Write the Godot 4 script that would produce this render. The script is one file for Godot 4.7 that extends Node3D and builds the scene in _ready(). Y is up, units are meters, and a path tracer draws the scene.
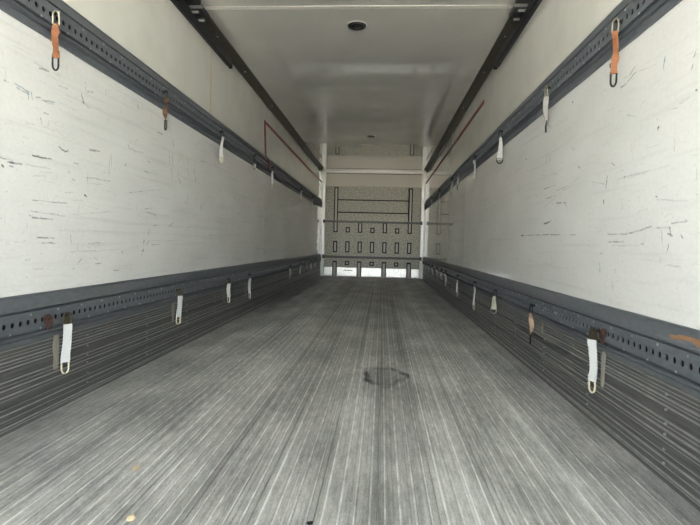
extends Node3D
# Interior of an empty refrigerated trailer seen from its open rear end.
# x runs from the left wall (0) to the right wall (W), y up from the floor, -z towards the front bulkhead.

const W := 2.48          # inner width
const H := 2.553         # inner height
const ZF := -12.09       # inner face of the front wall
const ZO := 1.5         # open rear end
const PITCH := 0.1808    # floor plank width
const HOLE := 0.044      # spacing of the holes in the lashing rails

const MARKS_LEFT = [1.87,1.390,1.90,1.391,5, 1.93,1.396,2.01,1.387,5, 1.94,1.383,2.01,1.378,5, 2.00,1.387,2.00,1.356,5, 2.02,1.392,2.02,1.364,5, 2.05,1.378,2.08,1.385,2, 2.09,1.377,2.17,1.391,5, 2.11,1.374,2.17,1.381,5, 2.20,1.474,2.26,1.479,2, 2.37,1.487,2.39,1.448,3, 2.38,1.452,2.44,1.437,3, 2.42,1.515,2.47,1.526,2, 2.10,1.326,2.13,1.327,2, 2.20,1.200,2.25,1.185,3, 2.25,1.185,2.27,1.199,2, 2.44,1.235,2.53,1.241,2, 2.03,1.128,2.12,1.132,3, 1.99,1.254,2.04,1.260,1, 2.08,1.299,2.08,1.274,2, 2.40,1.556,2.40,1.512,1, 2.07,1.508,2.13,1.513,3, 2.04,1.521,2.12,1.516,1, 1.85,1.090,1.92,1.090,2, 1.89,1.079,1.97,1.083,4, 1.86,1.063,1.87,1.056,4, 1.90,1.066,1.92,1.065,3, 2.03,1.130,2.15,1.134,3, 1.99,1.085,2.14,1.092,1, 2.22,1.188,2.27,1.189,2, 2.44,1.228,2.53,1.240,3, 2.31,1.144,2.35,1.146,2, 2.27,1.100,2.28,1.092,2, 2.30,1.068,2.32,1.062,2, 2.42,1.089,2.52,1.097,3, 2.52,1.093,2.63,1.099,2, 2.42,1.091,2.42,1.060,2, 2.43,1.062,2.56,1.072,1, 2.63,1.227,2.62,1.128,1, 2.03,0.942,2.26,0.948,2, 2.02,0.896,2.25,0.888,2, 2.03,0.868,2.16,0.868,3, 2.01,0.877,2.06,0.870,2, 2.40,1.002,2.42,0.993,4, 2.37,0.977,2.34,0.896,1, 2.06,0.785,2.17,0.784,3, 2.09,0.762,2.18,0.762,3, 2.29,0.802,2.29,0.758,1, 2.31,0.900,2.63,0.933,1, 1.99,0.691,2.02,0.692,2, 2.38,0.685,2.34,0.658,2, 2.31,0.637,2.32,0.642,2, 2.49,0.688,2.52,0.675,2, 2.50,0.656,2.56,0.656,3, 2.44,0.761,2.54,0.765,2, 2.25,0.997,2.31,1.004,2, 2.04,0.650,2.10,0.649,1, 2.29,0.720,2.73,0.727,1, 2.93,1.590,2.93,1.567,3, 2.82,1.332,2.84,1.309,2, 2.85,1.318,2.92,1.311,2, 3.43,1.484,3.45,1.449,3, 3.38,1.374,3.39,1.313,2, 3.43,1.382,3.43,1.311,2, 3.56,1.418,3.54,1.353,2, 3.59,1.418,3.59,1.374,2, 3.42,1.294,3.43,1.224,2, 3.54,1.287,3.52,1.236,2, 3.54,1.238,3.58,1.206,3, 3.84,1.349,3.85,1.297,2, 3.88,1.292,3.86,1.242,3, 3.71,1.329,3.72,1.271,1, 3.69,1.402,3.73,1.384,2, 3.98,1.435,4.13,1.440,3, 4.20,1.607,4.22,1.552,2, 3.87,1.549,3.88,1.525,2, 3.06,1.277,3.10,1.276,2, 3.02,1.211,3.08,1.205,2, 3.72,1.132,3.71,1.089,2, 3.90,1.133,3.91,1.097,3, 3.65,1.075,3.74,1.078,2, 3.98,1.058,4.01,1.041,3, 2.80,1.223,2.79,1.203,2, 2.84,1.058,3.00,1.084,2, 3.00,1.084,3.28,1.127,1, 2.64,1.247,2.64,1.179,1, 3.20,1.490,3.27,1.488,3, 3.03,0.782,3.02,0.763,4, 3.02,0.726,3.01,0.713,4, 2.99,0.692,3.01,0.698,2, 3.10,0.856,3.08,0.816,2, 3.09,0.783,3.06,0.756,2, 2.76,0.720,2.77,0.708,3, 2.94,0.750,2.94,0.735,2, 3.06,0.960,3.19,0.948,2, 3.03,0.978,3.12,0.988,2, 3.15,0.878,3.22,0.885,2, 3.38,0.880,3.47,0.913,2, 3.42,0.882,3.81,0.893,1, 3.13,0.756,3.26,0.757,2, 3.13,0.783,3.53,0.783,1, 3.57,0.673,3.54,0.643,1, 2.67,0.611,2.73,0.611,2, 4.17,1.167,4.39,1.169,1, 4.03,1.093,4.03,1.041,1, 4.18,0.839,4.46,0.848,1, 4.09,0.802,4.09,0.767,1, 4.92,1.229,4.96,1.216,4, 3.99,1.075,4.00,1.059,3, 5.03,1.076,5.12,1.077,2, 8.47,1.498,8.50,1.411,2]
const MARKS_RIGHT = [1.90,1.493,1.91,1.457,6, 1.72,1.443,1.72,1.429,2, 1.73,1.408,1.73,1.393,2, 1.71,1.319,1.70,1.314,3, 1.92,1.249,1.92,1.245,4, 2.16,1.519,2.12,1.537,2, 2.21,1.523,1.96,1.490,1, 2.18,1.493,2.11,1.513,2, 2.24,1.489,2.19,1.491,3, 2.29,1.177,2.26,1.161,2, 2.17,1.100,2.16,1.097,3, 2.22,1.098,1.84,1.095,1, 2.17,1.357,2.08,1.323,1, 2.33,1.106,2.33,1.076,3, 2.36,1.020,2.35,1.001,3, 2.30,0.863,2.13,0.860,2, 2.13,0.860,2.02,0.872,3, 2.02,0.872,1.94,0.886,2, 1.92,0.994,1.91,0.992,3, 1.90,0.878,1.81,0.875,2, 1.91,0.982,1.72,0.960,1, 1.81,0.890,1.72,0.894,2, 1.82,0.878,1.81,0.845,2, 1.83,0.855,1.80,0.847,3, 1.75,0.849,1.74,0.837,2, 2.24,0.829,2.15,0.828,3, 2.29,0.828,2.24,0.830,2, 2.01,0.820,1.99,0.818,2, 2.25,0.813,2.02,0.813,1, 1.87,0.866,1.86,0.813,1, 1.82,0.817,1.82,0.794,2, 2.24,0.662,2.23,0.622,1, 2.37,0.776,2.35,0.776,2, 2.37,0.733,2.36,0.697,5, 2.79,1.586,2.78,1.580,4, 3.64,1.427,3.63,1.419,4, 2.67,1.222,2.65,1.209,3, 2.77,1.338,2.76,1.320,2, 2.74,1.332,2.73,1.321,2, 3.18,1.367,3.18,1.323,2, 3.12,1.363,3.12,1.313,2, 3.21,1.165,3.12,1.166,3, 3.13,1.169,3.00,1.166,2, 2.97,1.131,2.82,1.138,2, 2.88,1.122,2.82,1.121,2, 3.17,1.102,3.00,1.104,2, 3.20,1.053,2.91,1.108,1, 2.98,1.062,2.91,1.051,3, 2.87,1.051,2.81,1.046,2, 2.33,1.127,2.33,1.071,3, 2.35,1.021,2.35,1.007,2, 2.49,1.119,2.35,1.092,1, 3.96,1.337,3.98,1.291,1, 2.79,1.146,2.65,1.160,1, 3.38,1.142,3.36,1.133,2, 3.20,1.565,3.12,1.526,2, 3.19,0.947,3.09,0.955,4, 3.14,0.945,3.05,0.963,3, 3.69,0.885,3.63,0.883,4, 3.63,0.883,3.32,0.881,2, 3.32,0.881,2.90,0.875,3, 2.75,0.870,2.67,0.868,2, 2.86,1.055,2.81,1.023,2, 2.96,1.056,2.90,1.055,3, 3.03,0.754,3.01,0.704,1, 2.37,0.702,2.36,0.691,6]

var M := {}
var taken := {}
var rng := RandomNumberGenerator.new()

# ---------------------------------------------------------------- helpers
func numbered(called: String) -> String:
	var n: int = taken.get(called, 0)
	taken[called] = n + 1
	return called if n == 0 else "%s_%03d" % [called, n]

func tag(o: Node, label: String, category: String, group := "") -> void:
	o.set_meta("label", label)
	o.set_meta("category", category)
	if group != "":
		o.set_meta("group", group)

func thing(called: String, label: String, category: String, at := Vector3.ZERO, group := "") -> Node3D:
	var o := Node3D.new()
	o.name = numbered(called)
	add_child(o)
	o.position = at
	tag(o, label, category, group)
	return o

func structure(called: String, label := "") -> Node3D:
	var o := Node3D.new()
	o.name = called
	add_child(o)
	o.set_meta("kind", "structure")
	if label != "":
		o.set_meta("label", label)
	return o

func mb() -> SurfaceTool:
	var st := SurfaceTool.new()
	st.begin(Mesh.PRIMITIVE_TRIANGLES)
	return st

func mesh_of(st: SurfaceTool, smooth := false) -> ArrayMesh:
	if not smooth:
		st.set_smooth_group(-1)
	st.generate_normals()
	return st.commit()

func place(mesh: Mesh, called: String, m: Material, parent: Node) -> MeshInstance3D:
	var o := MeshInstance3D.new()
	o.name = called
	o.mesh = mesh
	o.material_override = m
	o.cast_shadow = GeometryInstance3D.SHADOW_CASTING_SETTING_ON
	parent.add_child(o, true)
	return o

func build(st: SurfaceTool, called: String, m: Material, parent: Node) -> MeshInstance3D:
	return place(mesh_of(st), called, m, parent)

func tri(st: SurfaceTool, a: Vector3, b: Vector3, c: Vector3, n: Vector3, uvs := []) -> void:
	# front faces run clockwise: order the corners so that the face looks along n
	var p := [a, b, c]
	var u := uvs
	if (b - a).cross(c - a).dot(n) > 0.0:
		p = [a, c, b]
		if uvs.size() == 3:
			u = [uvs[0], uvs[2], uvs[1]]
	for i in 3:
		st.set_smooth_group(-1)
		if u.size() == 3:
			st.set_uv(u[i])
		st.add_vertex(p[i])

func quad(st: SurfaceTool, a: Vector3, b: Vector3, c: Vector3, d: Vector3, n: Vector3, uvs := []) -> void:
	if uvs.size() == 4:
		tri(st, a, b, c, n, [uvs[0], uvs[1], uvs[2]])
		tri(st, a, c, d, n, [uvs[0], uvs[2], uvs[3]])
	else:
		tri(st, a, b, c, n)
		tri(st, a, c, d, n)

# chamfered box
func bx(st: SurfaceTool, c: Vector3, s: Vector3, bev := 0.0) -> void:
	var h := s * 0.5
	var b: float = min(bev, min(h.x, min(h.y, h.z)) * 0.9)
	if b <= 0.0:
		for ax in 3:
			for sg in [-1.0, 1.0]:
				var n := Vector3.ZERO; n[ax] = sg
				var u := Vector3.ZERO; u[(ax + 1) % 3] = h[(ax + 1) % 3]
				var v := Vector3.ZERO; v[(ax + 2) % 3] = h[(ax + 2) % 3]
				var o := c + n * h[ax]
				quad(st, o - u - v, o + u - v, o + u + v, o - u + v, n)
		return
	for ax in 3:
		var i := (ax + 1) % 3
		var j := (ax + 2) % 3
		for sg in [-1.0, 1.0]:
			var n := Vector3.ZERO; n[ax] = sg
			var u := Vector3.ZERO; u[i] = h[i] - b
			var v := Vector3.ZERO; v[j] = h[j] - b
			var o := c + n * h[ax]
			quad(st, o - u - v, o + u - v, o + u + v, o - u + v, n)
		# the four edges along axis ax
		for si in [-1.0, 1.0]:
			for sj in [-1.0, 1.0]:
				var p := Vector3.ZERO; p[i] = si * h[i]; p[j] = sj * (h[j] - b)
				var q := Vector3.ZERO; q[i] = si * (h[i] - b); q[j] = sj * h[j]
				var l := Vector3.ZERO; l[ax] = h[ax] - b
				var n := Vector3.ZERO; n[i] = si; n[j] = sj
				quad(st, c + p - l, c + p + l, c + q + l, c + q - l, n)
	for sx in [-1.0, 1.0]:
		for sy in [-1.0, 1.0]:
			for sz in [-1.0, 1.0]:
				var n := Vector3(sx, sy, sz)
				tri(st, c + Vector3(sx * h.x, sy * (h.y - b), sz * (h.z - b)), c + Vector3(sx * (h.x - b), sy * h.y, sz * (h.z - b)), c + Vector3(sx * (h.x - b), sy * (h.y - b), sz * h.z), n)

func box(called: String, c: Vector3, s: Vector3, m: Material, parent: Node, bev := 0.0) -> MeshInstance3D:
	var st := mb()
	bx(st, c, s, bev)
	return build(st, called, m, parent)

# x of a point that lies o off a side wall
func wx(side: int, o: float) -> float:
	return o if side < 0 else W - o

# open chain of (offset from wall, height) run along z on a side wall; faces look into the room
func run_profile(st: SurfaceTool, side: int, pts: Array, z0: float, z1: float, caps := false) -> void:
	var up: float = sign(pts[pts.size() - 1].y - pts[0].y)
	for i in pts.size() - 1:
		var a: Vector2 = pts[i]
		var b: Vector2 = pts[i + 1]
		var d := b - a
		var n2 := Vector2(d.y, -d.x) * up
		var n := Vector3(n2.x if side < 0 else -n2.x, n2.y, 0)
		quad(st, Vector3(wx(side, a.x), a.y, z0), Vector3(wx(side, b.x), b.y, z0), Vector3(wx(side, b.x), b.y, z1), Vector3(wx(side, a.x), a.y, z1), n)
	if caps:
		for i in range(1, pts.size() - 1):
			var a: Vector2 = pts[0]
			var b: Vector2 = pts[i]
			var c: Vector2 = pts[i + 1]
			for e in [[z0, 1.0], [z1, -1.0]]:
				tri(st, Vector3(wx(side, a.x), a.y, e[0]), Vector3(wx(side, b.x), b.y, e[0]), Vector3(wx(side, c.x), c.y, e[0]), Vector3(0, 0, e[1] * sign(z0 - z1)))

# round bar along a path
func tube(st: SurfaceTool, path: Array, r: float, sides := 7) -> void:
	var rings := []
	for i in path.size():
		var t: Vector3
		if i == 0: t = path[1] - path[0]
		elif i == path.size() - 1: t = path[i] - path[i - 1]
		else: t = path[i + 1] - path[i - 1]
		t = t.normalized()
		var ref := Vector3(0.31, 0.2, 0.93)
		if abs(t.dot(ref.normalized())) > 0.95: ref = Vector3(1, 0, 0)
		var u := t.cross(ref).normalized()
		var v := t.cross(u)
		var ring := []
		for k in sides:
			var a := TAU * k / sides
			ring.append(path[i] + (u * cos(a) + v * sin(a)) * r)
		rings.append(ring)
	for i in path.size() - 1:
		for k in sides:
			var k2 := (k + 1) % sides
			var mid: Vector3 = (rings[i][k] + rings[i + 1][k2]) * 0.5
			quad(st, rings[i][k], rings[i][k2], rings[i + 1][k2], rings[i + 1][k], mid - (path[i] + path[i + 1]) * 0.5)
	for e in [0, path.size() - 1]:
		var n: Vector3 = (path[0] - path[1]) if e == 0 else (path[e] - path[e - 1])
		for k in sides:
			tri(st, path[e], rings[e][k], rings[e][(k + 1) % sides], n)

# flat webbing: path points, width direction for each, width and thickness
func ribbon(st: SurfaceTool, path: Array, dirs: Array, widths: Array, th: float) -> void:
	var sec := []
	for i in path.size():
		var t: Vector3
		if i == 0: t = path[1] - path[0]
		elif i == path.size() - 1: t = path[i] - path[i - 1]
		else: t = path[i + 1] - path[i - 1]
		var d: Vector3 = (dirs[i] as Vector3).normalized()
		var n := t.normalized().cross(d).normalized()
		var w: float = widths[i] * 0.5
		sec.append([path[i] - d * w + n * th * 0.5, path[i] + d * w + n * th * 0.5, path[i] + d * w - n * th * 0.5, path[i] - d * w - n * th * 0.5])
	for i in path.size() - 1:
		var c: Vector3 = (path[i] + path[i + 1]) * 0.5
		for k in 4:
			var k2 := (k + 1) % 4
			var m: Vector3 = (sec[i][k] + sec[i][k2] + sec[i + 1][k] + sec[i + 1][k2]) * 0.25
			quad(st, sec[i][k], sec[i][k2], sec[i + 1][k2], sec[i + 1][k], m - c)
	quad(st, sec[0][0], sec[0][1], sec[0][2], sec[0][3], path[0] - path[1])
	var e := path.size() - 1
	quad(st, sec[e][0], sec[e][1], sec[e][2], sec[e][3], path[e] - path[e - 1])

# upright lathe round the y axis: (radius, height) pairs
func lathe(st: SurfaceTool, pts: Array, c: Vector3, n := 24) -> void:
	for i in pts.size() - 1:
		var a: Vector2 = pts[i]
		var b: Vector2 = pts[i + 1]
		var d := b - a
		for k in n:
			var t0 := TAU * k / n
			var t1 := TAU * (k + 1) / n
			var tm := (t0 + t1) * 0.5
			# outward side: to the right of the direction of travel
			var nn := Vector3(cos(tm) * d.y, -d.x, sin(tm) * d.y)
			quad(st, c + Vector3(cos(t0) * a.x, a.y, sin(t0) * a.x), c + Vector3(cos(t1) * a.x, a.y, sin(t1) * a.x), c + Vector3(cos(t1) * b.x, b.y, sin(t1) * b.x), c + Vector3(cos(t0) * b.x, b.y, sin(t0) * b.x), nn)

# ---------------------------------------------------------------- textures and materials
func noise_bytes(w: int, h: int, freq: float, seed_: int, octaves := 3, from_w := 0, from_h := 0) -> PackedByteArray:
	var n := FastNoiseLite.new()
	n.seed = seed_
	n.noise_type = FastNoiseLite.TYPE_SIMPLEX_SMOOTH
	n.frequency = freq
	n.fractal_octaves = octaves
	var sw := from_w if from_w > 0 else w
	var sh := from_h if from_h > 0 else h
	var im := n.get_image(sw, sh, false, false, true)
	im.convert(Image.FORMAT_L8)
	if sw != w or sh != h:
		im.resize(w, h, Image.INTERPOLATE_BILINEAR)
	return im.get_data()

func texture_of(im: Image) -> ImageTexture:
	im.generate_mipmaps()
	return ImageTexture.create_from_image(im)

func mat(c: Color, rough := 0.6, metal := 0.0, spec := 0.5) -> StandardMaterial3D:
	var m := StandardMaterial3D.new()
	m.albedo_color = c
	m.roughness = rough
	m.metallic = metal
	m.metallic_specular = spec
	return m

func noise_tex(freq: float, seed_: int, lo: Color, hi: Color, octaves := 4, size := 512) -> NoiseTexture2D:
	var n := FastNoiseLite.new()
	n.seed = seed_
	n.frequency = freq
	n.fractal_octaves = octaves
	var t := NoiseTexture2D.new()
	t.width = size
	t.height = size
	t.seamless = true
	t.noise = n
	var g := Gradient.new()
	g.set_color(0, lo)
	g.set_color(1, hi)
	t.color_ramp = g
	return t

# a material whose tone wanders, mapped by position
func mottled(c: Color, spread: float, freq: float, scale: float, rough: float, metal := 0.0, seed_ := 1) -> StandardMaterial3D:
	var m := mat(Color.WHITE, rough, metal)
	var lo := Color(c.r * (1.0 - spread), c.g * (1.0 - spread), c.b * (1.0 - spread))
	var hi := Color(min(1.0, c.r * (1.0 + spread)), min(1.0, c.g * (1.0 + spread)), min(1.0, c.b * (1.0 + spread)))
	m.albedo_texture = noise_tex(freq, seed_, lo, hi)
	m.uv1_triplanar = true
	m.uv1_world_triplanar = true
	m.uv1_scale = Vector3.ONE * scale
	return m

# a clear gel coat over the colour
func gel(m: StandardMaterial3D, rough: float) -> StandardMaterial3D:
	m.clearcoat_enabled = true
	m.clearcoat = 1.0
	m.clearcoat_roughness = rough
	return m

# streaky metal: the tone wanders across the run and hardly along it (the run is z)
func streaked(c: Color, spread: float, rough: float, metal: float, seed_: int, sx: float, sz: float) -> StandardMaterial3D:
	var m := mottled(c, spread, 0.03, 1.0, rough, metal, seed_)
	m.uv1_scale = Vector3(sx, sx, sz)
	return m

# streak one scuff over a wall picture: pixels a to b, half width r, strength k
func scuff(im: Image, a: Vector2, b: Vector2, r: float, k: float, col: Color, ragged := true) -> void:
	var n := int(max(2.0, a.distance_to(b) * 1.5))
	var gap := false
	for i in n + 1:
		var t := float(i) / n
		var p := a.lerp(b, t)
		p.y += sin(t * 9.0 + a.x) * 0.35
		if ragged and rng.randf() < 0.05: gap = not gap
		var kk := k * (0.4 if gap else 1.0) * rng.randf_range(0.55, 1.0)
		for dy in range(-int(r) - 1, int(r) + 2):
			var q := Vector2i(int(p.x), int(round(p.y)) + dy)
			if q.x < 0 or q.y < 0 or q.x >= im.get_width() or q.y >= im.get_height(): continue
			var f: float = clamp(r + 0.6 - abs(dy), 0.0, 1.0) * kk
			var o := im.get_pixelv(q)
			im.set_pixelv(q, o.lerp(col, f))

# the scuffed lower wall panel from z0 (near) to z1, heights y0 to y1
func wall_picture(w: int, h: int, z0: float, z1: float, y0: float, y1: float, marks: Array, scatter: int, seed_: int) -> Texture2D:
	rng.seed = seed_
	var big := noise_bytes(w, h, 0.02, seed_, 4, w / 4, h / 4)
	var fine := noise_bytes(w, h, 0.25, seed_ + 1, 2, w / 2, h / 2)
	var rub := noise_bytes(w, h, 0.05, seed_ + 2, 3, w / 16, h)
	var d := PackedByteArray()
	d.resize(w * h * 3)
	var j := 0
	for i in w * h:
		var v: float = 240.0 + (big[i] - 128) * 0.045 + (fine[i] - 128) * 0.035 - max(0, rub[i] - 155) * 0.12
		d[j] = int(v + 1.0)
		d[j + 1] = int(v + 1.0)
		d[j + 2] = int(v - 4.0)
		j += 3
	var im := Image.create_from_data(w, h, false, Image.FORMAT_RGB8, d)
	var sx := w / (z0 - z1)
	var sy := h / (y1 - y0)
	var grey := Color(0.27, 0.27, 0.27)
	# faint rubbing all over
	for i in scatter:
		var p := Vector2(rng.randf() * w, rng.randf() * h)
		var upright := rng.randf() < 0.3
		var l := rng.randf_range(0.01, 0.10) * (0.5 if upright else 1.0)
		var q := p + (Vector2(rng.randf_range(-0.004, 0.004) * sx, l * sy) if upright else Vector2(l * sx, rng.randf_range(-0.012, 0.012) * sy))
		scuff(im, p, q, rng.randf_range(0.2, 0.6), rng.randf_range(0.03, 0.13) if rng.randf() < 0.96 else 0.28, grey)
	for i in scatter:
		var p := Vector2(rng.randf() * w, rng.randf() * h)
		scuff(im, p, p + Vector2(1.5, 0.4), 0.4, rng.randf_range(0.05, 0.3), grey, false)
	# the marks that can be told apart
	for i in range(0, marks.size(), 5):
		var a := Vector2((z0 + marks[i]) * sx, (y1 - marks[i + 1]) * sy)
		var b := Vector2((z0 + marks[i + 2]) * sx, (y1 - marks[i + 3]) * sy)
		var kind := int(marks[i + 4])
		if abs(a.x - b.x) < 2.0: b.x += 2.0
		match kind:
			1: scuff(im, a, b, 0.7, 0.16, grey)
			2: scuff(im, a, b, 0.9, 0.30, grey)
			3: scuff(im, a, b, 1.0, 0.40, Color(0.2, 0.2, 0.2))
			4: scuff(im, a, b, 1.6, 0.58, Color(0.14, 0.14, 0.14))
			5: scuff(im, a, b, 1.0, 0.42, Color(0.38, 0.48, 0.50))
			6: scuff(im, a, b, 2.4, 0.5, Color(0.36, 0.60, 0.64))
	return texture_of(im)

func floor_picture() -> Texture2D:
	var w := 1240
	var h := 1536
	rng.seed = 77
	var streak := noise_bytes(w, h, 0.11, 5, 3, w, 24)
	var broad := noise_bytes(w, h, 0.02, 9, 4, w / 4, 40)
	var fine := noise_bytes(w, h, 0.16, 12, 2, w / 2, h / 2)
	var blot := noise_bytes(w, h, 0.012, 15, 4, w / 2, h)
	# tone across the width: plank tone, ridges, fine lines of the extrusion
	var across := PackedFloat32Array()
	across.resize(w)
	var tones := []
	for k in 16: tones.append(rng.randf_range(-9.0, 9.0))
	var lines := []
	for k in 40: lines.append(rng.randf_range(-16.0, 6.0))
	for i in w:
		var x := (i + 0.5) / w * W
		var v := 0.0
		if x > 0.22 and x < 0.22 + PITCH * 12.0:
			var k := int((x - 0.22) / PITCH)
			v = tones[k]
			var f := fmod(x - 0.22, PITCH) / PITCH * 4.0
			var g := fmod(f, 1.0)
			v += lines[int(g * 9.0) + int(f) * 9]
			if abs(g - 0.5) < 0.055: v = tones[k] * 0.5 + 40.0 + rng.randf_range(-6.0, 6.0)
		else:
			v = -6.0 + 4.0 * sin(x * 900.0)
		across[i] = v
	var d := PackedByteArray()
	d.resize(w * h * 3)
	var j := 0
	var g32 := 12345
	for y in h:
		for x in w:
			var i := y * w + x
			g32 = (g32 * 1103515245 + 12345) & 0x7fffffff
			var v: float = 175.0 + across[x] * (0.55 + fine[i] * 0.0035) + (streak[i] - 128) * 0.13 + (broad[i] - 128) * 0.13 + (fine[i] - 128) * 0.17 + (blot[i] - 128) * 0.22 + ((g32 >> 16) & 31) - 16.0
			var q := int(clamp(v, 20.0, 235.0))
			d[j] = q
			d[j + 1] = q
			d[j + 2] = int(q * 0.975)
			j += 3
	var im := Image.create_from_data(w, h, false, Image.FORMAT_RGB8, d)
	var sx := w / W
	var sz := h / (ZO - ZF)
	var dark := Color(0.13, 0.13, 0.125)
	# long dark tyre streaks down the middle: x, from, to, half width, strength
	for t in [[1.345, 2.9, 9.5, 0.030, 0.34], [1.64, 3.0, 7.5, 0.018, 0.28], [1.50, 2.5, 5.5, 0.012, 0.30], [0.95, 2.5, 9.0, 0.012, 0.2], [1.83, 1.6, 7.2, 0.014, 0.2], [0.62, 0.5, 5.0, 0.012, 0.18], [2.1, 0.8, 5.6, 0.014, 0.18]]:
		var ra := int((ZO + t[1]) * sz)
		var rb := int((ZO + t[2]) * sz)
		for r in range(ra, rb):
			var fade: float = min(1.0, min(r - ra, rb - r) / 90.0)
			for c in range(int((t[0] - t[3]) * sx), int((t[0] + t[3]) * sx)):
				var across_: float = 1.0 - pow(absf((c / sx - t[0]) / t[3]), 2.0)
				im.set_pixel(c, r, im.get_pixel(c, r).lerp(dark, t[4] * fade * across_ * rng.randf_range(0.3, 1.0)))
	# dried ring of a spill, broken and blotchy
	for i in 900:
		var a := TAU * i / 900.0
		var wob := 1.0 + 0.12 * sin(a * 3.0 + 0.6) + 0.10 * sin(a * 5.0 + 2.0) + 0.06 * sin(a * 11.0)
		var c := Vector2(1.515 + cos(a) * 0.120 * wob, 3.00 + sin(a) * 0.20 * wob)
		var k: float = max(0.12, sin(a * 2.0 + 0.9) * 0.5 + 0.35 * sin(a * 7.0))
		for n in 16:
			var q := Vector2i(int((c.x + rng.randfn(0.0, 0.007)) * sx), int((ZO + c.y + rng.randfn(0.0, 0.020)) * sz))
			im.set_pixelv(q, im.get_pixelv(q).lerp(dark, k * 0.34))
	for i in 5200:
		var a := rng.randf() * TAU
		var rr := sqrt(rng.randf())
		var q := Vector2i(int((1.505 + cos(a) * 0.115 * rr) * sx), int((ZO + 3.0 + sin(a) * 0.2 * rr) * sz))
		im.set_pixelv(q, im.get_pixelv(q).lerp(dark, 0.13))
	# scattered pale flecks and short scrapes
	for i in 420:
		var q := Vector2i(rng.randi_range(4, w - 5), rng.randi_range(4, h - 12))
		var pale := Color(0.78, 0.77, 0.74) if rng.randf() < 0.7 else Color(0.2, 0.19, 0.18)
		for n in rng.randi_range(1, 5):
			im.set_pixel(q.x + rng.randi_range(0, 1), q.y + n, im.get_pixel(q.x, q.y + n).lerp(pale, rng.randf_range(0.3, 0.8)))
	for n in 22:
		im.set_pixel(int(1.292 * sx) + n % 2, int((ZO + 4.95) * sz) + n, Color(0.75, 0.75, 0.72))
	return texture_of(im)

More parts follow.
